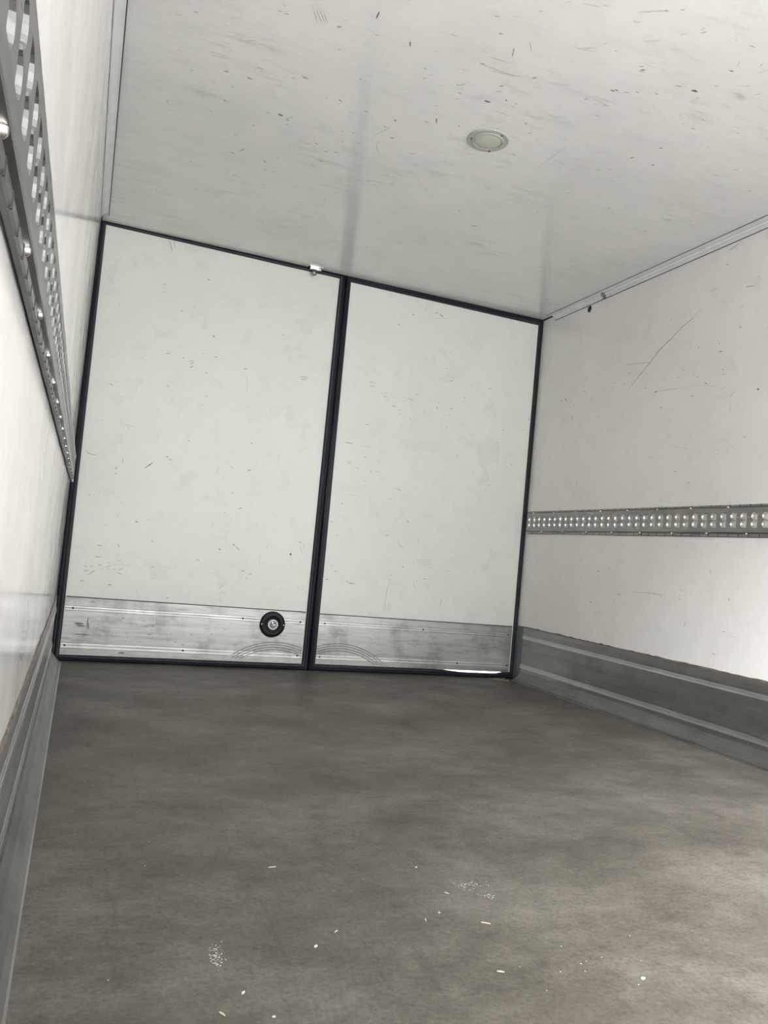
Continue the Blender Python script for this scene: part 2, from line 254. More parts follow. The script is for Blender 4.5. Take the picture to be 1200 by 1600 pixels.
    'door_1': 'dt:0.3232,2.068,0.3424,2.014;mt:0.3428,2.073,0.3574,2.041;m:0.3662,1.512,0.3827,1.514;m:0.4462,1.506,0.4577,1.503;f:0.4804,1.492,0.5053,1.502;f:0.4838,1.481,0.5063,1.493;f:0.489,1.464,0.4995,1.472;f:0.6015,1.536,0.614,1.538;m:0.1273,1.32,0.1349,1.317;ft:0.1822,1.156,0.2055,1.137,0.2813,1.131;ft:0.2219,1.134,0.2498,1.104;f:0.0518,0.9862,0.0761,0.9728,0.1051,0.9734;d:0.3221,0.9346,0.3616,0.9716;d:0.4203,1.009,0.4328,1.006;m:0.4358,0.9986,0.4496,0.9947;m:0.1911,0.9267,0.2025,0.9192;m:0.1941,0.8991,0.2023,0.8923;m:0.2183,0.9696,0.2254,0.9537;mt:0.6687,0.9594,0.6793,0.99;mt:0.7315,1.003,0.7562,0.9905;d:0.8235,0.9909,0.8431,0.997;m:0.7572,0.8704,0.7621,0.8687;ft:0.619,0.8332,0.6475,0.8342;f:0.3139,1.844,0.333,1.852;m:0.3176,1.81,0.3234,1.808;m:0.5261,1.919,0.5344,1.916;m:0.4148,1.736,0.4207,1.733;d:0.5823,1.64,0.5872,1.638;f:1.043,1.51,1.092,1.518;f:1.047,1.498,1.093,1.509;ft:0.7312,1.471,0.7745,1.455,0.782,1.384;m:0.8264,1.133,0.8337,1.131;m:0.5647,1.449,0.5706,1.448;m:0.7869,0.613,0.8016,0.6073;m:0.8018,0.605,0.8273,0.5862;d:0.7226,0.5836,0.7299,0.5796;db:1.087,0.5909,1.095,0.5868;m:1.13,0.6575,1.139,0.6547;mt:1.133,0.6481,1.153,0.6016;mt:1.145,0.6553,1.168,0.6151;ft:0.9337,0.5699,0.9314,0.5342;f:0.6178,0.5243,0.6359,0.5144;mt:0.7434,0.3878,0.7676,0.4105;f:0.0899,0.3739,0.1153,0.3759;m:0.2153,0.3649,0.2361,0.3665;m:0.4943,0.3205,0.5082,0.3248;f:0.2411,0.5635,0.2534,0.548;f:0.1533,0.5497,0.1748,0.544;m:0.3993,0.5921,0.4029,0.5891;d:0.3142,0.6772,0.3218,0.6769;m:0.8453,0.4833,0.8618,0.4835;f:0.8868,0.4714,0.8989,0.4689;ft:1.095,1.135,1.131,1.152;f:0.1439,0.4936,0.1751,0.4931;m:0.5165,1.102,0.5224,1.099;f:0.9286,1.715,0.9376,1.711',
    'door_2': 'd:1.634,1.961,1.651,1.959;d:1.774,2,1.787,1.998;d:1.797,1.996,1.824,1.985;m:1.557,1.89,1.57,1.89;ft:1.732,1.956,1.888,1.99;mt:2.27,1.779,2.284,1.756;ft:1.759,1.623,1.791,1.634;ft:1.83,1.637,1.85,1.636;m:1.897,1.637,1.916,1.636;ft:1.577,1.63,1.609,1.633;f:1.426,1.548,1.453,1.553;f:1.429,1.525,1.458,1.531;ft:1.567,1.489,1.598,1.491;ft:1.617,1.497,1.643,1.495;f:1.649,1.496,1.694,1.494;m:1.833,1.477,1.838,1.468;m:1.915,1.483,1.932,1.48;m:1.993,1.558,2,1.553;m:2.143,1.634,2.16,1.633;dt:1.323,1.205,1.371,1.208;ft:1.403,1.197,1.476,1.204;m:1.44,1.143,1.448,1.14;ft:2.202,1.329,2.257,1.337;f:1.478,1.069,1.492,1.073;mt:1.363,0.9339,1.416,0.9331;f:1.629,0.9993,1.675,0.987;f:2.192,1.083,2.212,1.088;ft:2.315,1.113,2.323,1.076;f:2.341,1.21,2.325,1.227;mt:1.671,0.7149,1.723,0.6667;m:1.714,0.5798,1.73,0.5741;mt:1.977,0.5757,2.01,0.5784;m:1.849,0.5222,1.864,0.5223;mt:1.655,0.5082,1.642,0.4429,1.635,0.3318;mt:1.795,0.5015,1.803,0.4607;ft:1.808,0.5143,1.813,0.491;mt:1.973,0.4253,1.964,0.3769;m:1.338,0.8871,1.344,0.8763;m:1.287,0.7806,1.301,0.7776;m:1.418,0.4653,1.46,0.4663;m:1.291,0.4737,1.309,0.4773;f:1.405,0.4769,1.418,0.4687;m:2.42,1.498,2.423,1.496;f:1.992,1.232,1.982,1.216',
}
def add_marks(bm, key, to3d, normal, seed=1, lift=0.0004):
    """slender lens-shaped scratches and small blotches; material slots 1 dark, 2 grey, 3 faint"""
    R = random.Random(seed); N = Vector(normal)
    for item in MARKS[key].split(';'):
        flags, nums = item.split(':')
        nums = [float(a) for a in nums.split(',')]
        P = [Vector(to3d(nums[i], nums[i+1])) for i in range(0, len(nums), 2)]
        mi = 1 if 'd' in flags else (3 if 'f' in flags else 2)
        wd = (0.0034 if mi == 1 else 0.0022) if 't' in flags else 0.0048
        if mi == 3 and 't' not in flags: wd = 0.0062
        if 'b' in flags: wd = 0.010
        tot = sum((b_-a_).length for a_, b_ in zip(P, P[1:]))
        if tot < wd*2.2:
            d = (P[-1]-P[0]).normalized() if tot > 1e-5 else Vector((1, 0, 0))
            e_ = 0.25 if 'b' in flags else 0.7; P = [P[0]-d*wd*e_, P[-1]+d*wd*e_]; tot = (P[1]-P[0]).length
        Q = []
        for a_, b_ in zip(P, P[1:]):
            k = max(2, int((b_-a_).length/0.02))
            Q += [a_.lerp(b_, i/k) for i in range(k)]
        Q.append(P[-1])
        n_ = len(Q)
        if n_ < 5:
            Q = [P[0].lerp(P[-1], i/5) for i in range(6)]; n_ = 6
        top, bot = [], []
        for i, q in enumerate(Q):
            t = i/(n_-1)
            d = (Q[min(i+1, n_-1)]-Q[max(i-1, 0)]).normalized()
            s = N.cross(d).normalized()
            w_ = wd*(0.12+0.88*math.sin(math.pi*t)**0.6)*R.uniform(0.6, 1.1)*0.5
            j = s*R.uniform(-0.25, 0.25)*wd*0.5
            top.append(bm.verts.new(q+N*lift+s*w_+j)); bot.append(bm.verts.new(q+N*lift-s*w_+j))
        for i in range(n_-1):
            f = bm.faces.new((bot[i], bot[i+1], top[i+1], top[i]))
            f.material_index = mi
            f.normal_update()
            if f.normal.dot(N) < 0: f.normal_flip()
def blotches(bm, cells, to3d, normal, seed, lift=0.0004):
    """small broken smears around the places where cargo rubbed"""
    R = random.Random(seed); N = Vector(normal)
    for (u, v_, su, sv, cnt, ang) in cells:
        for _ in range(cnt):
            a = R.gauss(u, su); c = R.gauss(v_, sv)
            th = ang+R.gauss(0, 0.35); ln = R.uniform(0.003, 0.014); wd = R.uniform(0.0008, 0.0026)
            o_ = Vector(to3d(a, c)); d = Vector(to3d(a+math.cos(th), c+math.sin(th)))-o_; s = N.cross(d)
            pts = []
            for k in range(7):
                p = 2*math.pi*k/7; r = R.uniform(0.6, 1.1)
                pts.append(bm.verts.new(o_+N*lift+d*math.cos(p)*ln*r+s*math.sin(p)*wd*r))
            f = bm.faces.new(pts); f.material_index = R.choice((2, 3, 3, 3)); f.normal_update()
            if f.normal.dot(N) < 0: f.normal_flip()

MARKM = [M_mark_d, M_mark_m, M_mark_f]
# ---------------------------------------------------------------- the shell
bm = box(bmesh.new(), -0.06, W+0.06, L, 0.075, -0.06, 0.0)
R = random.Random(5)
def speck(bm, x, y, r, mi):
    k = R.randint(5, 7); ps = []
    for i in range(k):
        a = 2*math.pi*i/k; q = r*R.uniform(0.5, 1.1)
        ps.append(bm.verts.new((x+q*math.cos(a), y+q*math.sin(a), 0.0004)))
    f = bm.faces.new(ps); f.material_index = mi; f.normal_update()
    if f.normal.z < 0: f.normal_flip()
for (x, y, sx_, sy_, cnt) in ((0.335, -2.764, 0.005, 0.016, 90), (0.862, -2.575, 0.016, 0.012, 60), (0.878, -2.63, 0.010, 0.008, 30), (0.90, -2.86, 0.05, 0.05, 10)):
    for _ in range(cnt): speck(bm, R.gauss(x, sx_), R.gauss(y, sy_), R.uniform(0.0006, 0.0022), 1)
for _ in range(170): speck(bm, R.uniform(0.08, 2.3), R.uniform(-3.4, -0.1), R.uniform(0.0006, 0.0020), R.choice((1, 2, 2, 2)))
build('floor', bm, [M_floor, M_white, M_sealant], kind='structure')

bm = box(bmesh.new(), -0.06, W+0.06, L, 0.075, H, H+0.06)
cfn = lambda u, v_: (u, v_, H)
add_marks(bm, 'ceiling', cfn, (0, 0, -1), 3)
blotches(bm, [(1.02, -1.05, 0.05, 0.08, 34, -0.22), (0.75, -0.45, 0.12, 0.10, 40, -0.22), (0.6, -0.8, 0.25, 0.22, 40, -0.22), (1.15, -1.85, 0.2, 0.15, 60, -0.22),
              (1.75, -1.9, 0.25, 0.14, 70, -0.22), (1.4, -1.35, 0.3, 0.3, 40, -0.22), (0.8, -1.6, 0.3, 0.3, 30, -0.22), (0.4, -1.2, 0.2, 0.4, 20, -0.22), (1.9, -1.6, 0.3, 0.2, 30, -0.22), (1.0, -0.35, 0.1, 0.08, 24, -0.22)],
         cfn, (0, 0, -1), 8)
build('ceiling', bm, [M_ceiling]+MARKM, kind='structure')

bm = box(bmesh.new(), -0.06, 0.0, L, 0.075, 0.0, H)
build('wall_left', bm, [M_wall]+MARKM, kind='structure')
bm = box(bmesh.new(), W, W+0.06, L, 0.075, 0.0, H)
wfn = lambda u, v_: (W, u, v_)
add_marks(bm, 'wall_right', wfn, (-1, 0, 0), 4)
blotches(bm, [(-0.5, 1.55, 0.2, 0.12, 20, 0.3), (-1.0, 1.5, 0.3, 0.2, 26, 0.5), (-0.8, 0.6, 0.35, 0.12, 24, 0.1), (-0.35, 1.2, 0.2, 0.2, 14, 1.2), (-1.4, 1.6, 0.2, 0.2, 14, 0.3)], wfn, (-1, 0, 0), 9)
build('wall_right', bm, [M_wall]+MARKM, kind='structure')

# yard outside the open end and behind the doors
bm = box(bmesh.new(), -30, 30, -40, 30, -1.25, -1.15)
build('ground', bm, M_ground, kind='structure')

# ---------------------------------------------------------------- skirting: extruded aluminium with two raised bands and a coved foot
def skirt(name, side):
    prof = [(0.0, 0.301), (0.004, 0.300), (0.0045, 0.288), (0.004, 0.256), (0.0058, 0.2545), (0.0068, 0.2465), (0.0058, 0.2455), (0.0072, 0.2445), (0.0090, 0.2360), (0.004, 0.2345),
            (0.004, 0.097), (0.0058, 0.0955), (0.0068, 0.0865), (0.0058, 0.0855), (0.0072, 0.0845), (0.0090, 0.0745), (0.004, 0.0730),
            (0.0045, 0.0560), (0.0100, 0.0420), (0.0240, 0.0240), (0.0400, 0.0085), (0.0495, 0.0045), (0.0530, 0.0035), (0.0535, 0.0003), (0.0, 0.0003)]
    pr = [(x if side == 'left' else W-x, z) for x, z in prof]
    y0 = -0.072 if side == 'right' else -0.035
    bm = extrude_profile(bmesh.new(), pr, y0, L+0.02)
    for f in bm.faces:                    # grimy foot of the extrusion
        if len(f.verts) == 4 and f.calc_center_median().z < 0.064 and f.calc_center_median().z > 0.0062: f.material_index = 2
        c_ = f.calc_center_median(); d_ = c_.x if side == 'left' else W-c_.x
        if len(f.verts) == 4 and d_ > 0.0060 and (0.236 < c_.z < 0.2555 or 0.0745 < c_.z < 0.0960): f.material_index = 3
    # bead of dirty sealant along the top edge, uneven
    RR = random.Random(11 if side == 'left' else 12)
    ks = 150; prev = None
    for k in range(ks+1):
        y = y0+(L+0.02-y0)*k/ks
        h = 0.0035+RR.uniform(0, 0.0035)+(0.002 if RR.random() < 0.12 else 0)
        d = 0.0028+RR.uniform(0, 0.0015)
        q = [(0.0002, 0.3005), (d, 0.3005), (d*0.8, 0.301+h*0.7), (0.0002, 0.301+h)]
        ring = [bm.verts.new((x if side == 'left' else W-x, y, z)) for x, z in q]
        if prev:
            for i in range(4):
                f = bm.faces.new((prev[i], prev[(i+1) % 4], ring[(i+1) % 4], ring[i])); f.material_index = 1
                f.normal_update()
        prev = ring
    return build(name, bm, [M_skirt, M_seal_brown, M_foot, M_band], kind='structure')
M_seal_brown = plain('dirty_sealant', (0.20, 0.16, 0.12), 0.7, nscale=30, var=0.35)
skirt('baseboard_left', 'left')
skirt('baseboard_right', 'right')

# added dark strip, coloured as the seal's reflection and shade on the wall
build('corner_shade_strip', box(bmesh.new(), W-0.007, W-0.0003, -0.070, -0.014, 0.0, 0.305, 0.0012), plain('blue_grey_shade', (0.105, 0.12, 0.14), 0.35), kind='structure')
# ---------------------------------------------------------------- cove trims along the ceiling corners
def cove(name, side):
    def X(x): return x if side == 'left' else W-x
    c = 0.032
    y0 = -0.115
    prof = [(0.0, H-0.0003), (c, H-0.0003), (c, H-0.0018), (0.024, H-0.0045), (0.014, H-0.011), (0.011, H-0.014), (0.0045, H-0.024), (0.0018, H-c), (0.0, H-c)]
    bm = extrude_profile(bmesh.new(), [(X(x), z) for x, z in prof], y0, L+0.02)
    # thin dark joints either side
    for q in ([(c, H-0.0002), (c+0.0034, H-0.0002), (c+0.0034, H-0.0012), (c, H-0.0012)], [(0.0002, H-c), (0.0012, H-c), (0.0012, H-c-0.0034), (0.0002, H-c-0.0034)]):
        k0 = len(bm.faces)
        extrude_profile(bm, [(X(x), z) for x, z in q], y0+(0.04 if q[0][0] > 0.01 else -0.01), L+0.02)
        bm.faces.ensure_lookup_table()
        for f in bm.faces[k0:]: f.material_index = 1
    # corner sealant between the trim's end and the doors
    k0 = len(bm.faces)
    extrude_profile(bm, [(X(0.0002), H-0.0002), (X(0.007), H-0.0002), (X(0.0002), H-0.007)], -0.002, y0)
    bm.faces.ensure_lookup_table()
    for f in bm.faces[k0:]: f.material_index = 1
    return build(name, bm, [M_trim, M_sealant], kind='structure')
cove('trim_1', 'left')
cove('trim_2', 'right')
# the conduit that starts part way along the right trim
t = empty('cable_conduit', (W-0.013, -0.567, H-0.013), label='thin white conduit running along the ceiling corner above the right wall', cat='conduit')
def at(o, bm):      # shift world-built geometry into a parent's frame
    bmesh.ops.translate(bm, verts=bm.verts, vec=-Vector(o.location)); return bm
bm = bmesh.new(); tube(bm, [(W-0.0155, -0.60+(L+0.63)*k/20, H-0.0155) for k in range(21)], 0.0055, 12)
build('tube', at(t, bm), M_tube, t, smooth=50)
bm = bmesh.new()
tube(bm, [(W-0.0155, -0.575, H-0.0155), (W-0.0155, -0.608, H-0.0155)], 0.0068, 12)
box(bm, W-0.012, W-0.0005, -0.598, -0.580, H-0.034, H-0.017, 0.001)
box(bm, W-0.028, W-0.0185, -0.590, -0.583, H-0.027, H-0.006, 0.001)
build('end_clip', at(t, bm), M_rail, t, label='small grey metal end clip')

# ---------------------------------------------------------------- doors
def ring_band(bm, loops):
    """loops: list of closed point lists with equal counts"""
    vs = [[bm.verts.new(p) for p in lp] for lp in loops]
    n_ = len(vs[0])
    for a, c in zip(vs, vs[1:]):
        for i in range(n_): bm.faces.new((a[i], a[(i+1) % n_], c[(i+1) % n_], c[i]))
def gasket(outer, inner, parent):
    bm = bmesh.new()
    def lp(t_, y): return [(o_[0]+(i_[0]-o_[0])*t_, y, o_[1]+(i_[1]-o_[1])*t_) for o_, i_ in zip(outer, inner)]
    ring_band(bm, [lp(0, 0.03), lp(0, 0.004), lp(0.06, 0.0), lp(0.30, -0.003), lp(0.42, -0.0005), lp(0.55, -0.003), lp(0.85, -0.001), lp(0.97, 0.002), lp(1.0, 0.006), lp(1.0, 0.03)])
    return build('gasket', bm, M_rubber, parent, smooth=50)
NS = 26
def poly(x0, x1, z0, z1, droop=None):
    """rectangle with a finely divided bottom edge: corner order BL..BR, TR, TL"""
    pts = []
    for k in range(NS+1):
        x = x0[0]+(x1[0]-x0[0])*k/NS
        z = z0[0]+(z0[1]-z0[0])*k/NS
        if droop: z += droop(x)
        pts.append((x, z))
    return pts+[(x1[1], z1[1]), (x0[1], z1[0])]
d1 = empty('door_1', (0, 0, 0), kind='structure')
bm = box(bmesh.new(), 0.012, 1.236, 0.012, 0.072, 0.012, H-0.006)
dfn = lambda u, v_: (u, 0.012, v_)
add_marks(bm, 'door_1', dfn, (0, -1, 0), 6)
blotches(bm, [(0.2, 0.45, 0.10, 0.03, 26, 0.2), (0.35, 0.85, 0.3, 0.25, 20, 0.6), (0.5, 1.4, 0.3, 0.25, 14, 0.2), (0.95, 0.6, 0.12, 0.15, 10, 1.0)], dfn, (0, -1, 0), 2)
build('door_panel', bm, [M_door]+MARKM, d1)
gasket(poly((0.0, 0.0), (1.241, 1.238), (0.0, 0.0), (H, H)),
       poly((0.040, 0.026), (1.208, 1.205), (0.028, 0.031), (2.077, 2.069)), d1)
d2 = empty('door_2', (0, 0, 0), kind='structure')
bm = box(bmesh.new(), 1.242, W-0.012, 0.012, 0.072, 0.034, H-0.006)
add_marks(bm, 'door_2', dfn, (0, -1, 0), 7)
blotches(bm, [(1.5, 1.45, 0.15, 0.10, 20, 0.0), (1.9, 1.5, 0.2, 0.1, 16, 0.0), (1.4, 1.0, 0.15, 0.15, 14, 0.0), (1.7, 0.6, 0.3, 0.12, 16, 0.2), (2.25, 1.1, 0.1, 0.2, 10, 0.5)], dfn, (0, -1, 0), 22)
build('door_panel', bm, [M_door]+MARKM, d2)
def droop(x):                         # the bottom seal has curled down here and lets a sliver of daylight through
    t_ = (x-1.98)/(2.415-1.98)
    if t_ <= 0 or t_ >= 1: return 0.0
    return -0.0125*min(1, t_/0.35, (1-t_)/0.14)
gasket(poly((1.243, 1.240), (W, W), (0.0, 0.0), (H, H)),
       poly((1.279, 1.267), (2.438, 2.433), (0.0345, 0.0345), (2.063, 2.055), droop), d2)
bm = box(bmesh.new(), 1.242, 1.98, 0.03, 0.07, 0.004, 0.0335)
build('bottom_edge', bm, M_rubber, d2)
bm = box(bmesh.new(), 2.430, W-0.004, 0.03, 0.07, 0.004, 0.0335)
build('bottom_edge', bm, M_rubber, d2)
bm = box(bmesh.new(), 1.225, 1.255, 0.031, 0.06, 0.0, H)
build('door_stop', bm, M_rubber, d2)

RQ = random.Random(77)
def kick(parent, x0, x1, z1, screws, arcs, seed):
    prof = [(0.0118, z1), (0.0085, z1-0.001), (0.0085, 0.258), (0.0067, 0.2565), (0.0058, 0.2480), (0.0075, 0.2465), (0.0060, 0.2450), (0.0051, 0.2360), (0.0085, 0.234),
            (0.0085, 0.086), (0.0067, 0.0845), (0.0058, 0.0740), (0.0075, 0.0725), (0.0060, 0.0710), (0.0051, 0.0600), (0.0085, 0.058), (0.0085, 0.0335), (0.0118, 0.0335)]
    bm = bmesh.new()
    a = [bm.verts.new((x0, y, z)) for y, z in prof]; c = [bm.verts.new((x1, y, z)) for y, z in prof]
    n_ = len(prof)
    for i in range(n_): bm.faces.new((a[i], a[(i+1) % n_], c[(i+1) % n_], c[i]))
    bm.faces.new(a); bm.faces.new(c[::-1])
    # dark joint line above the plate
    k0 = len(bm.faces); box(bm, x0, x1, 0.0095, 0.0118, z1, z1+0.0035); bm.faces.ensure_lookup_table()
    for f in bm.faces[k0:]: f.material_index = 2
    # rubbed arcs
    def zface(z): return 0.0040 if (0.234 < z < 0.258 or 0.058 < z < 0.086) else 0.0082
    for (cx, cz, r, x_a, x_b, w_) in arcs:
        N_ = 60; pr_ = None
        for k in range(N_+1):
            x = x_a+(x_b-x_a)*k/N_
            dd = r*r-(x-cx)**2
            if dd <= 0: pr_ = None; continue
            z = cz+math.sqrt(dd)
            if z < 0.040 or z > z1-0.01: pr_ = None; continue
            y = zface(z)
            cur = (bm.verts.new((x, y, z-w_/2)), bm.verts.new((x, y, z+w_/2)), y)
            if pr_ and abs(pr_[2]-y) < 1e-6:
                f = bm.faces.new((pr_[0], cur[0], cur[1], pr_[1])); f.material_index = 1
                f.normal_update()
                if f.normal.y > 0: f.normal_flip()
            pr_ = cur
    if x0 < 0.1:                      # dark rub at the hinge end
        for (px_, pz_, pl, pw) in ((0.085, 0.175, 0.05, 0.006), (0.10, 0.165, 0.045, 0.005), (0.145, 0.175, 0.006, 0.030), (0.152, 0.165, 0.005, 0.024), (0.09, 0.125, 0.075, 0.003), (0.42, 0.142, 0.03, 0.0025), (0.30, 0.047, 0.03, 0.0045), (0.533, 0.15, 0.003, 0.006), (0.15, 0.30-0.02, 0.02, 0.002)):
            ps = [bm.verts.new((px_+pl*0.5*(1+math.cos(a_)*RQ.uniform(0.7, 1.1)), 0.0082, pz_+pw*math.sin(a_)*RQ.uniform(0.6, 1.1))) for a_ in (2*math.pi*q/11 for q in range(11))]
            f = bm.faces.new(ps); f.material_index = 1; f.normal_update()
            if f.normal.y > 0: f.normal_flip()
    RR = random.Random(seed)          # small nicks and smears
    for _ in range(46):
        x = RR.uniform(x0+0.02, x1-0.03); z = RR.uniform(0.09, 0.23); ln = RR.uniform(0.004, 0.022); w_ = RR.uniform(0.0008, 0.0022); sl = RR.gauss(0, 0.25)
        f = bm.faces.new([bm.verts.new(p) for p in ((x, 0.0082, z), (x+ln*0.5, 0.0082, z-w_+ln*sl*0.5), (x+ln, 0.0082, z+ln*sl), (x+ln*0.5, 0.0082, z+w_+ln*sl*0.5))])
        f.material_index = 1; f.normal_update()
        if f.normal.y > 0: f.normal_flip()
    kp = build('kick_plate', bm, [M_kick, M_scuff_f, M_sealant], parent)
    for (x, z) in screws:
        sb = bmesh.new(); lathe(sb, [(0, 0.0018), (0.002, 0.0022), (0.0042, 0.0012), (0.005, 0.0)], (x, 0.0055, z), (0, -1, 0), 12)
        build('screw', sb, M_sealant, kp, smooth=60)
    return kp
k1 = kick(d1, 0.041, 1.203, 0.297, [(0.077, 0.246), (0.879, 0.246), (1.178, 0.246), (0.058, 0.072), (0.60, 0.072), (1.178, 0.072)],
     [(1.065, -0.24+0.0, 0.375-0.0125*k, 0.84, 1.20, 0.0042) for k in range(4)], 4)
k2 = kick(d2, 1.273, 2.430, 0.293, [(1.310, 0.246), (1.874, 0.246), (2.407, 0.246), (1.300, 0.072), (2.098, 0.072), (2.413, 0.072)],
     [(1.405, -0.24, 0.385-0.0125*k, 1.278, 1.66, 0.0042) for k in range(4)], 14)

# inside door release: black flanged cup with a clear grey knob
rl = build('release_flange', lathe(bmesh.new(), [(0.0405, -0.0005), (0.0405, 0.0105), (0.044, 0.0120), (0.060, 0.0095), (0.0645, 0.006), (0.066, 0.0)], (1.032, 0.0055, 0.225), (0, -1, 0), 48), M_black, d1, smooth=40,
           label='round black flange of the inside door release')
build('cup', lathe(bmesh.new(), [(0, 0.0012), (0.034, 0.0014), (0.0395, 0.005), (0.0408, 0.0108)], (1.032, 0.0055, 0.225), (0, -1, 0), 40), M_hole, rl, smooth=40)
build('knob', lathe(bmesh.new(), [(0, 0.012), (0.008, 0.0125), (0.0095, 0.017), (0.0125, 0.017), (0.0135, 0.013), (0.020, 0.013), (0.0215, 0.016), (0.0255, 0.0155), (0.028, 0.010), (0.028, 0.001)], (1.032, 0.0055, 0.225), (0, -1, 0), 40), M_knob, rl, smooth=35,
      label='clear grey knob')
bm = bmesh.new(); lathe(bm, [(0.0205, 0.0132), (0.0212, 0.0168), (0.0238, 0.0168), (0.0245, 0.014)], (1.032, 0.0055, 0.225), (0, -1, 0), 40)
box(bm, 1.026, 1.030, -0.0125, -0.0075, 0.222, 0.241, 0.0008); box(bm, 1.030, 1.046, -0.0125, -0.0075, 0.222, 0.226, 0.0008)
build('knob_ring', bm, M_steel, rl, smooth=40)
for dx in (-0.057, 0.057):
    build('screw', lathe(bmesh.new(), [(0, 0.0128), (0.002, 0.0126), (0.0042, 0.0112), (0.0046, 0.009)], (1.032+dx, 0.0055, 0.2245), (0, -1, 0), 14), M_steel, rl, smooth=50, label='bright steel screw')

# catch over the left door
ct = empty('door_catch', (1.06, -0.02, H), label='small bright metal catch block on the ceiling edge above the left door', cat='catch')
bm = bmesh.new(); box(bm, 1.030, 1.092, -0.030, -0.006, H-0.016, H-0.0003, 0.004)
box(bm, 1.024, 1.098, -0.040, -0.002, H-0.004, H-0.0003, 0.0012)
build('catch_block', at(ct, bm), M_steel, ct, smooth=40)
bm = bmesh.new()
lathe(bm, [(0, 0.020), (0.006, 0.019), (0.011, 0.0155), (0.0145, 0.010), (0.0145, 0.004), (0.011, -0.001), (0.006, -0.004)], (1.057, -0.008, 2.058), (0, -1, 0.0), 24)
tube(bm, [(1.057, -0.010, 2.066), (1.057, -0.012, H-0.010)], 0.004, 10)
build('bolt_knob', at(ct, bm), M_rail, ct, smooth=60, label='round dark metal bolt knob hanging below the block')

M_slot_bright = aluminium('brightened_slot_metal', 0.92, (1, 1, 1), (0.32, 0.42), 0.9)
# ---------------------------------------------------------------- lashing rails
PITCH, Z0, Z1, P0, P1 = 0.05215, 0.830, 0.960, 0.849, 0.945
def slot_floor():
    a, h = 0.0150, 0.029
    pts = [(-a, -h), (-0.003, -h)]
    for s in (-1, 1):
        for k in range(9):
            th = -math.pi/2+math.pi*k/8
            pts.append((-0.0002+0.0108*math.cos(th), s*0.0155+0.0127*math.sin(th)))
    pts += [(-0.003, h), (-a, h)]
    return pts
def slot_outline():
    """slot in (y, z) about its middle: straight near side, two round lobes on the far side"""
    a, h = 0.0155, 0.030          # half width, half height
    pts = [(-a, -h), (0.000, -h)]
    for s in (-1, 1):
        for k in range(9):
            th = -math.pi/2+math.pi*k/8
            pts.append((0.0005+0.0145*math.cos(th), s*0.0155+0.0142*math.sin(th)))
    pts += [(0.000, h), (-a, h)]
    return pts
def rail_mesh(side):
    X = (lambda d: d+(0.0025 if d > 0.0004 else 0)) if side == 'left' else (lambda d: W-d)
    bm = bmesh.new()
    face, depth = 0.012, 0.0022
    y_far, nslot = -0.028, 90
    out = slot_outline(); low = slot_floor()
    vcache = {}
    def V(y, z, d):
        key = (round(y, 5), round(z, 5), round(d, 5))
        if key not in vcache: vcache[key] = bm.verts.new((X(d), y, z))
        return vcache[key]
    ymid = [-0.0545-PITCH*k for k in range(nslot)]
    zc = (P0+P1)/2
    for yc in ymid:
        o_ = [(yc-PITCH/2, P0), (yc+PITCH/2, P0), (yc+PITCH/2, P1), (yc-PITCH/2, P1)]
        i_ = [(yc+a, zc+b_) for a, b_ in out]
        tri = tessellate_polygon([[Vector((a, b_, 0)) for a, b_ in o_], [Vector((a, b_, 0)) for a, b_ in i_]])
        al = o_+i_
        for t_ in tri:
            try: bm.faces.new([V(al[k][0], al[k][1], face) for k in t_])
            except ValueError: pass
        for k in range(len(i_)):          # turned-in walls of the slot
            m_ = (k+1) % len(i_); p, q = i_[k], i_[m_]
            lp = (yc+low[k][0], zc+low[k][1]); lq = (yc+low[m_][0], zc+low[m_][1])
            f = bm.faces.new((V(*p, face), V(*q, face), V(*lq, depth), V(*lp, depth)))
            if 2 <= k <= 18: f.material_index = 2
    ya, yb = ymid[-1]-PITCH/2, ymid[0]+PITCH/2
    # stepped flanges above and below
    for (e0, e1) in ((P0, Z0), (P1, Z1)):
        s = 1 if e1 > e0 else -1
        pr = [(face, e0), (face-0.001, e0+s*0.0015), (0.0035, e0+s*0.0030), (0.0035, e0+s*0.0045), (0.0070, e0+s*0.0065), (0.0072, e1-s*0.003), (0.005, e1-s*0.0008), (0.0005, e1), (0.0003, e0)]
        extrude_profile(bm, [(X(d), z) for d, z in pr], ya, yb)
        k0 = len(bm.faces)
        for yc in ymid:                   # small dark ticks across the flange
            zz = sorted((e0+s*0.006, e1-s*0.001))
            box(bm, *sorted((X(0.0060), X(0.0077))), yc-PITCH/2-0.0016, yc-PITCH/2+0.0016, zz[0], zz[1])
        bm.faces.ensure_lookup_table()
        for f in bm.faces[k0:]: f.material_index = 1
    # closed end at the doors
    box(bm, *sorted((X(0.0003), X(face))), yb, yb+0.003, Z0+0.002, Z1-0.002)
    return bm, ya, yb
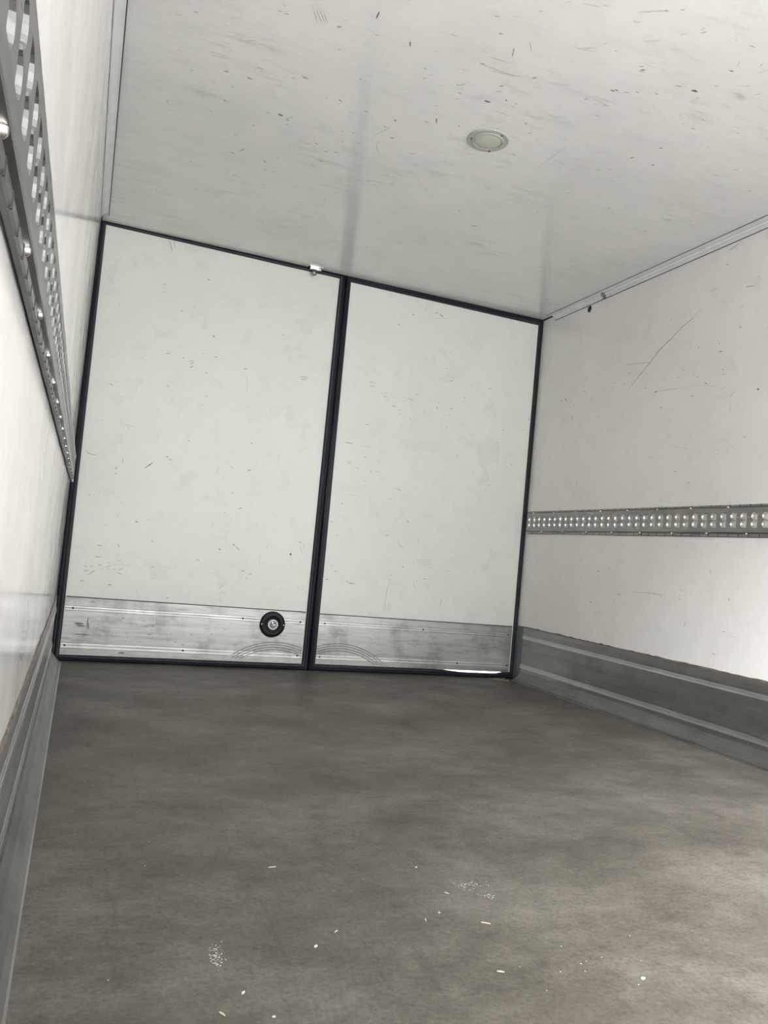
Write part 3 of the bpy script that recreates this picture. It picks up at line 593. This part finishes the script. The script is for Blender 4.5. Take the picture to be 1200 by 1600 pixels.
for side in ('right', 'left'):
    lab = 'dark grey slotted metal lashing rail fixed along the %s wall at mid height' % side
    t = empty('lashing_rail', (0.0 if side == 'left' else W, -0.03, (Z0+Z1)/2), label=lab, cat='rail')
    bm, ya, yb = rail_mesh(side)
    bmesh.ops.recalc_face_normals(bm, faces=bm.faces)
    me_slots = build('slotted_channel', at(t, bm), [M_rail, M_sealant, M_slot_bright if side == 'right' else M_foot], t)  # slot walls lightened on the right, darkened on the left for reflected daylight
    first = None
    for (zz, off) in ((0.9490, -0.076), (0.8450, -0.176)):
        for k in range(22):
            y = off-0.2078*k
            if y < ya+0.03: continue
            if first is None:
                sb = bmesh.new()
                lathe(sb, [(0, 0.0050), (0.0028, 0.0045), (0.0048, 0.0026), (0.0054, -0.002)], (0, 0, 0), ((1, 0, 0) if side == 'left' else (-1, 0, 0)), 14)
                first = build('rivet', sb, M_steel, t, smooth=60, label='bright round rivet head')
                o = first
            else:
                o = first.copy(); COL.objects.link(o)
            o.location = Vector(((0.0085 if side == 'left' else W-0.0060), y, zz))-Vector(t.location)

# ---------------------------------------------------------------- round plugged hole high on the right wall
t = empty('wall_plug', (W, -0.458, 2.035), label='small round black plug high on the right wall under the cove', cat='plug')
build('plug_face', at(t, lathe(bmesh.new(), [(0, 0.0012), (0.013, 0.0012), (0.0155, 0.0022), (0.0178, 0.0022)], (W, -0.458, 2.035), (-1, 0, 0), 32)), M_hole, t, smooth=40)
build('plug_rim', at(t, lathe(bmesh.new(), [(0.0175, 0.0002), (0.0178, 0.003), (0.0198, 0.003), (0.0208, 0.0002)], (W, -0.458, 2.035), (-1, 0, 0), 32)), M_trim, t, smooth=40)

# ---------------------------------------------------------------- ceiling lamp, switched off
LX, LY = 1.2335, -1.579
t = empty('ceiling_light', (LX, LY, H), label='round frosted ceiling lamp with clear rim and three dark screws, switched off', cat='lamp')
build('rim', at(t, lathe(bmesh.new(), [(0.0475, 0.004), (0.049, 0.0095), (0.053, 0.0098), (0.056, 0.0065), (0.066, 0.005), (0.0695, 0.0062), (0.072, 0.004), (0.0725, 0.0)], (LX, LY, H), (0, 0, -1), 56)), M_lens_rim, t, smooth=30)
build('lens', at(t, lathe(bmesh.new(), [(0, 0.0125), (0.015, 0.0122), (0.030, 0.011), (0.042, 0.0088), (0.0478, 0.006), (0.0485, 0.002)], (LX, LY, H), (0, 0, -1), 56)), M_lens, t, smooth=40)
for (x, y) in ((1.1755, -1.5675), (1.2575, -1.636), (1.2695, -1.523)):
    build('screw', at(t, lathe(bmesh.new(), [(0, 0.0085), (0.003, 0.0082), (0.0046, 0.0066), (0.005, 0.004)], (x, y, H), (0, 0, -1), 14)), M_mark_d, t, smooth=50, label='dark screw head')

# ---------------------------------------------------------------- litter on the floor
def chip(name, x, y, ang, ln, wd, label, cat, m=M_chip, th=0.0012, grp_=None):
    bm = bmesh.new()
    RR = random.Random(int(x*1000)); n_ = 8; rings = []
    for k in range(n_+1):
        u = -ln/2+ln*k/n_; w_ = wd*0.5*(0.25+0.75*math.sin(math.pi*min(max(k/n_, 0.04), 0.96))**0.5)*RR.uniform(0.85, 1.1)
        z = 0.0006+0.0008*math.sin(k*1.3)**2; cv = 0.06*ln*math.sin(math.pi*k/n_)
        rings.append([bm.verts.new((u, cv-w_, z)), bm.verts.new((u, cv+w_, z)), bm.verts.new((u, cv+w_*0.8, z+th)), bm.verts.new((u, cv-w_*0.8, z+th))])
    for a, c in zip(rings, rings[1:]):
        for i in range(4): bm.faces.new((a[i], a[(i+1) % 4], c[(i+1) % 4], c[i]))
    bm.faces.new(rings[0]); bm.faces.new(rings[-1][::-1])
    o = build(name, bm, m, label=label, cat=cat, group=grp_)
    o.location = (x, y, 0.0); o.rotation_euler = (0, 0, ang)
    return o
G1 = 'pale splinters and crumbs lying on the floor'
chip('wood_splinter', 0.813, -2.733, -0.55, 0.017, 0.0030, 'long pale wood splinter lying in the middle of the floor', 'splinter', grp_=G1)
chip('wood_splinter', 0.757, -2.886, -0.40, 0.0115, 0.0028, 'short pale splinter on the floor, nearest the camera of the middle ones', 'splinter', grp_=G1)
chip('wood_splinter', 0.796, -2.608, -0.9, 0.0095, 0.0026, 'curled pale splinter on the floor beside the dusty patch', 'splinter', grp_=G1)
chip('wood_splinter', 0.710, -2.704, 1.3, 0.010, 0.0020, 'thin upright-looking pale splinter left of the round white crumb', 'splinter', grp_=G1)
chip('wood_splinter', 0.540, -2.719, 0.7, 0.009, 0.0020, 'thin slanting splinter behind the white flake on the floor', 'splinter', grp_=G1)
chip('wood_splinter', 0.494, -2.448, 0.1, 0.015, 0.0020, 'thin pale splinter farthest back on the left of the floor', 'splinter', grp_=G1)
chip('paint_flake', 0.493, -2.761, 0.9, 0.0075, 0.0052, 'bright white flake on the left half of the floor', 'flake', M_white, grp_=G1)
chip('paint_flake', 0.980, -2.947, 0.4, 0.0085, 0.0065, 'rounded pale flake on the floor at the lower right', 'flake', M_white, grp_=G1)
chip('paint_flake', 0.356, -2.869, 0.9, 0.007, 0.0042, 'small white flake on the floor in front of the chalky spot', 'flake', M_white, grp_=G1)
chip('paint_flake', 0.746, -2.682, 0.0, 0.004, 0.0036, 'tiny round white crumb behind the long splinter', 'flake', M_white, grp_=G1)
chip('paint_flake', 0.385, -2.933, 0.0, 0.0045, 0.0040, 'tiny round white crumb near the lower left edge of the floor', 'flake', M_white, grp_=G1)
chip('paint_flake', 0.786, -2.484, 0.3, 0.0045, 0.0035, 'tiny white crumb at the back end of the dusty patch', 'flake', M_white, grp_=G1)
chip('wood_splinter', 0.319, -2.914, -1.0, 0.012, 0.0024, 'pale slanting splinter lowest on the left of the floor', 'splinter', grp_=G1)
# straw swept into the corner below the right door
bm = bmesh.new(); RR = random.Random(3)
for _ in range(16):
    x, y = RR.uniform(2.27, 2.38), RR.uniform(-0.13, -0.03); a = RR.uniform(-0.5, 0.9); ln = RR.uniform(0.02, 0.05); cv = RR.uniform(-0.01, 0.01)
    tube(bm, [(x+ln*(k/5-0.5)*math.cos(a)-cv*math.sin(math.pi*k/5)*math.sin(a), y+ln*(k/5-0.5)*math.sin(a)+cv*math.sin(math.pi*k/5)*math.cos(a), 0.0022+0.004*math.sin(math.pi*k/5)*RR.random()) for k in range(6)], 0.0018, 5)
build('straw', bm, M_straw, label='wisps of brown straw on the floor in the corner below the right door', cat='straw', kind='stuff')
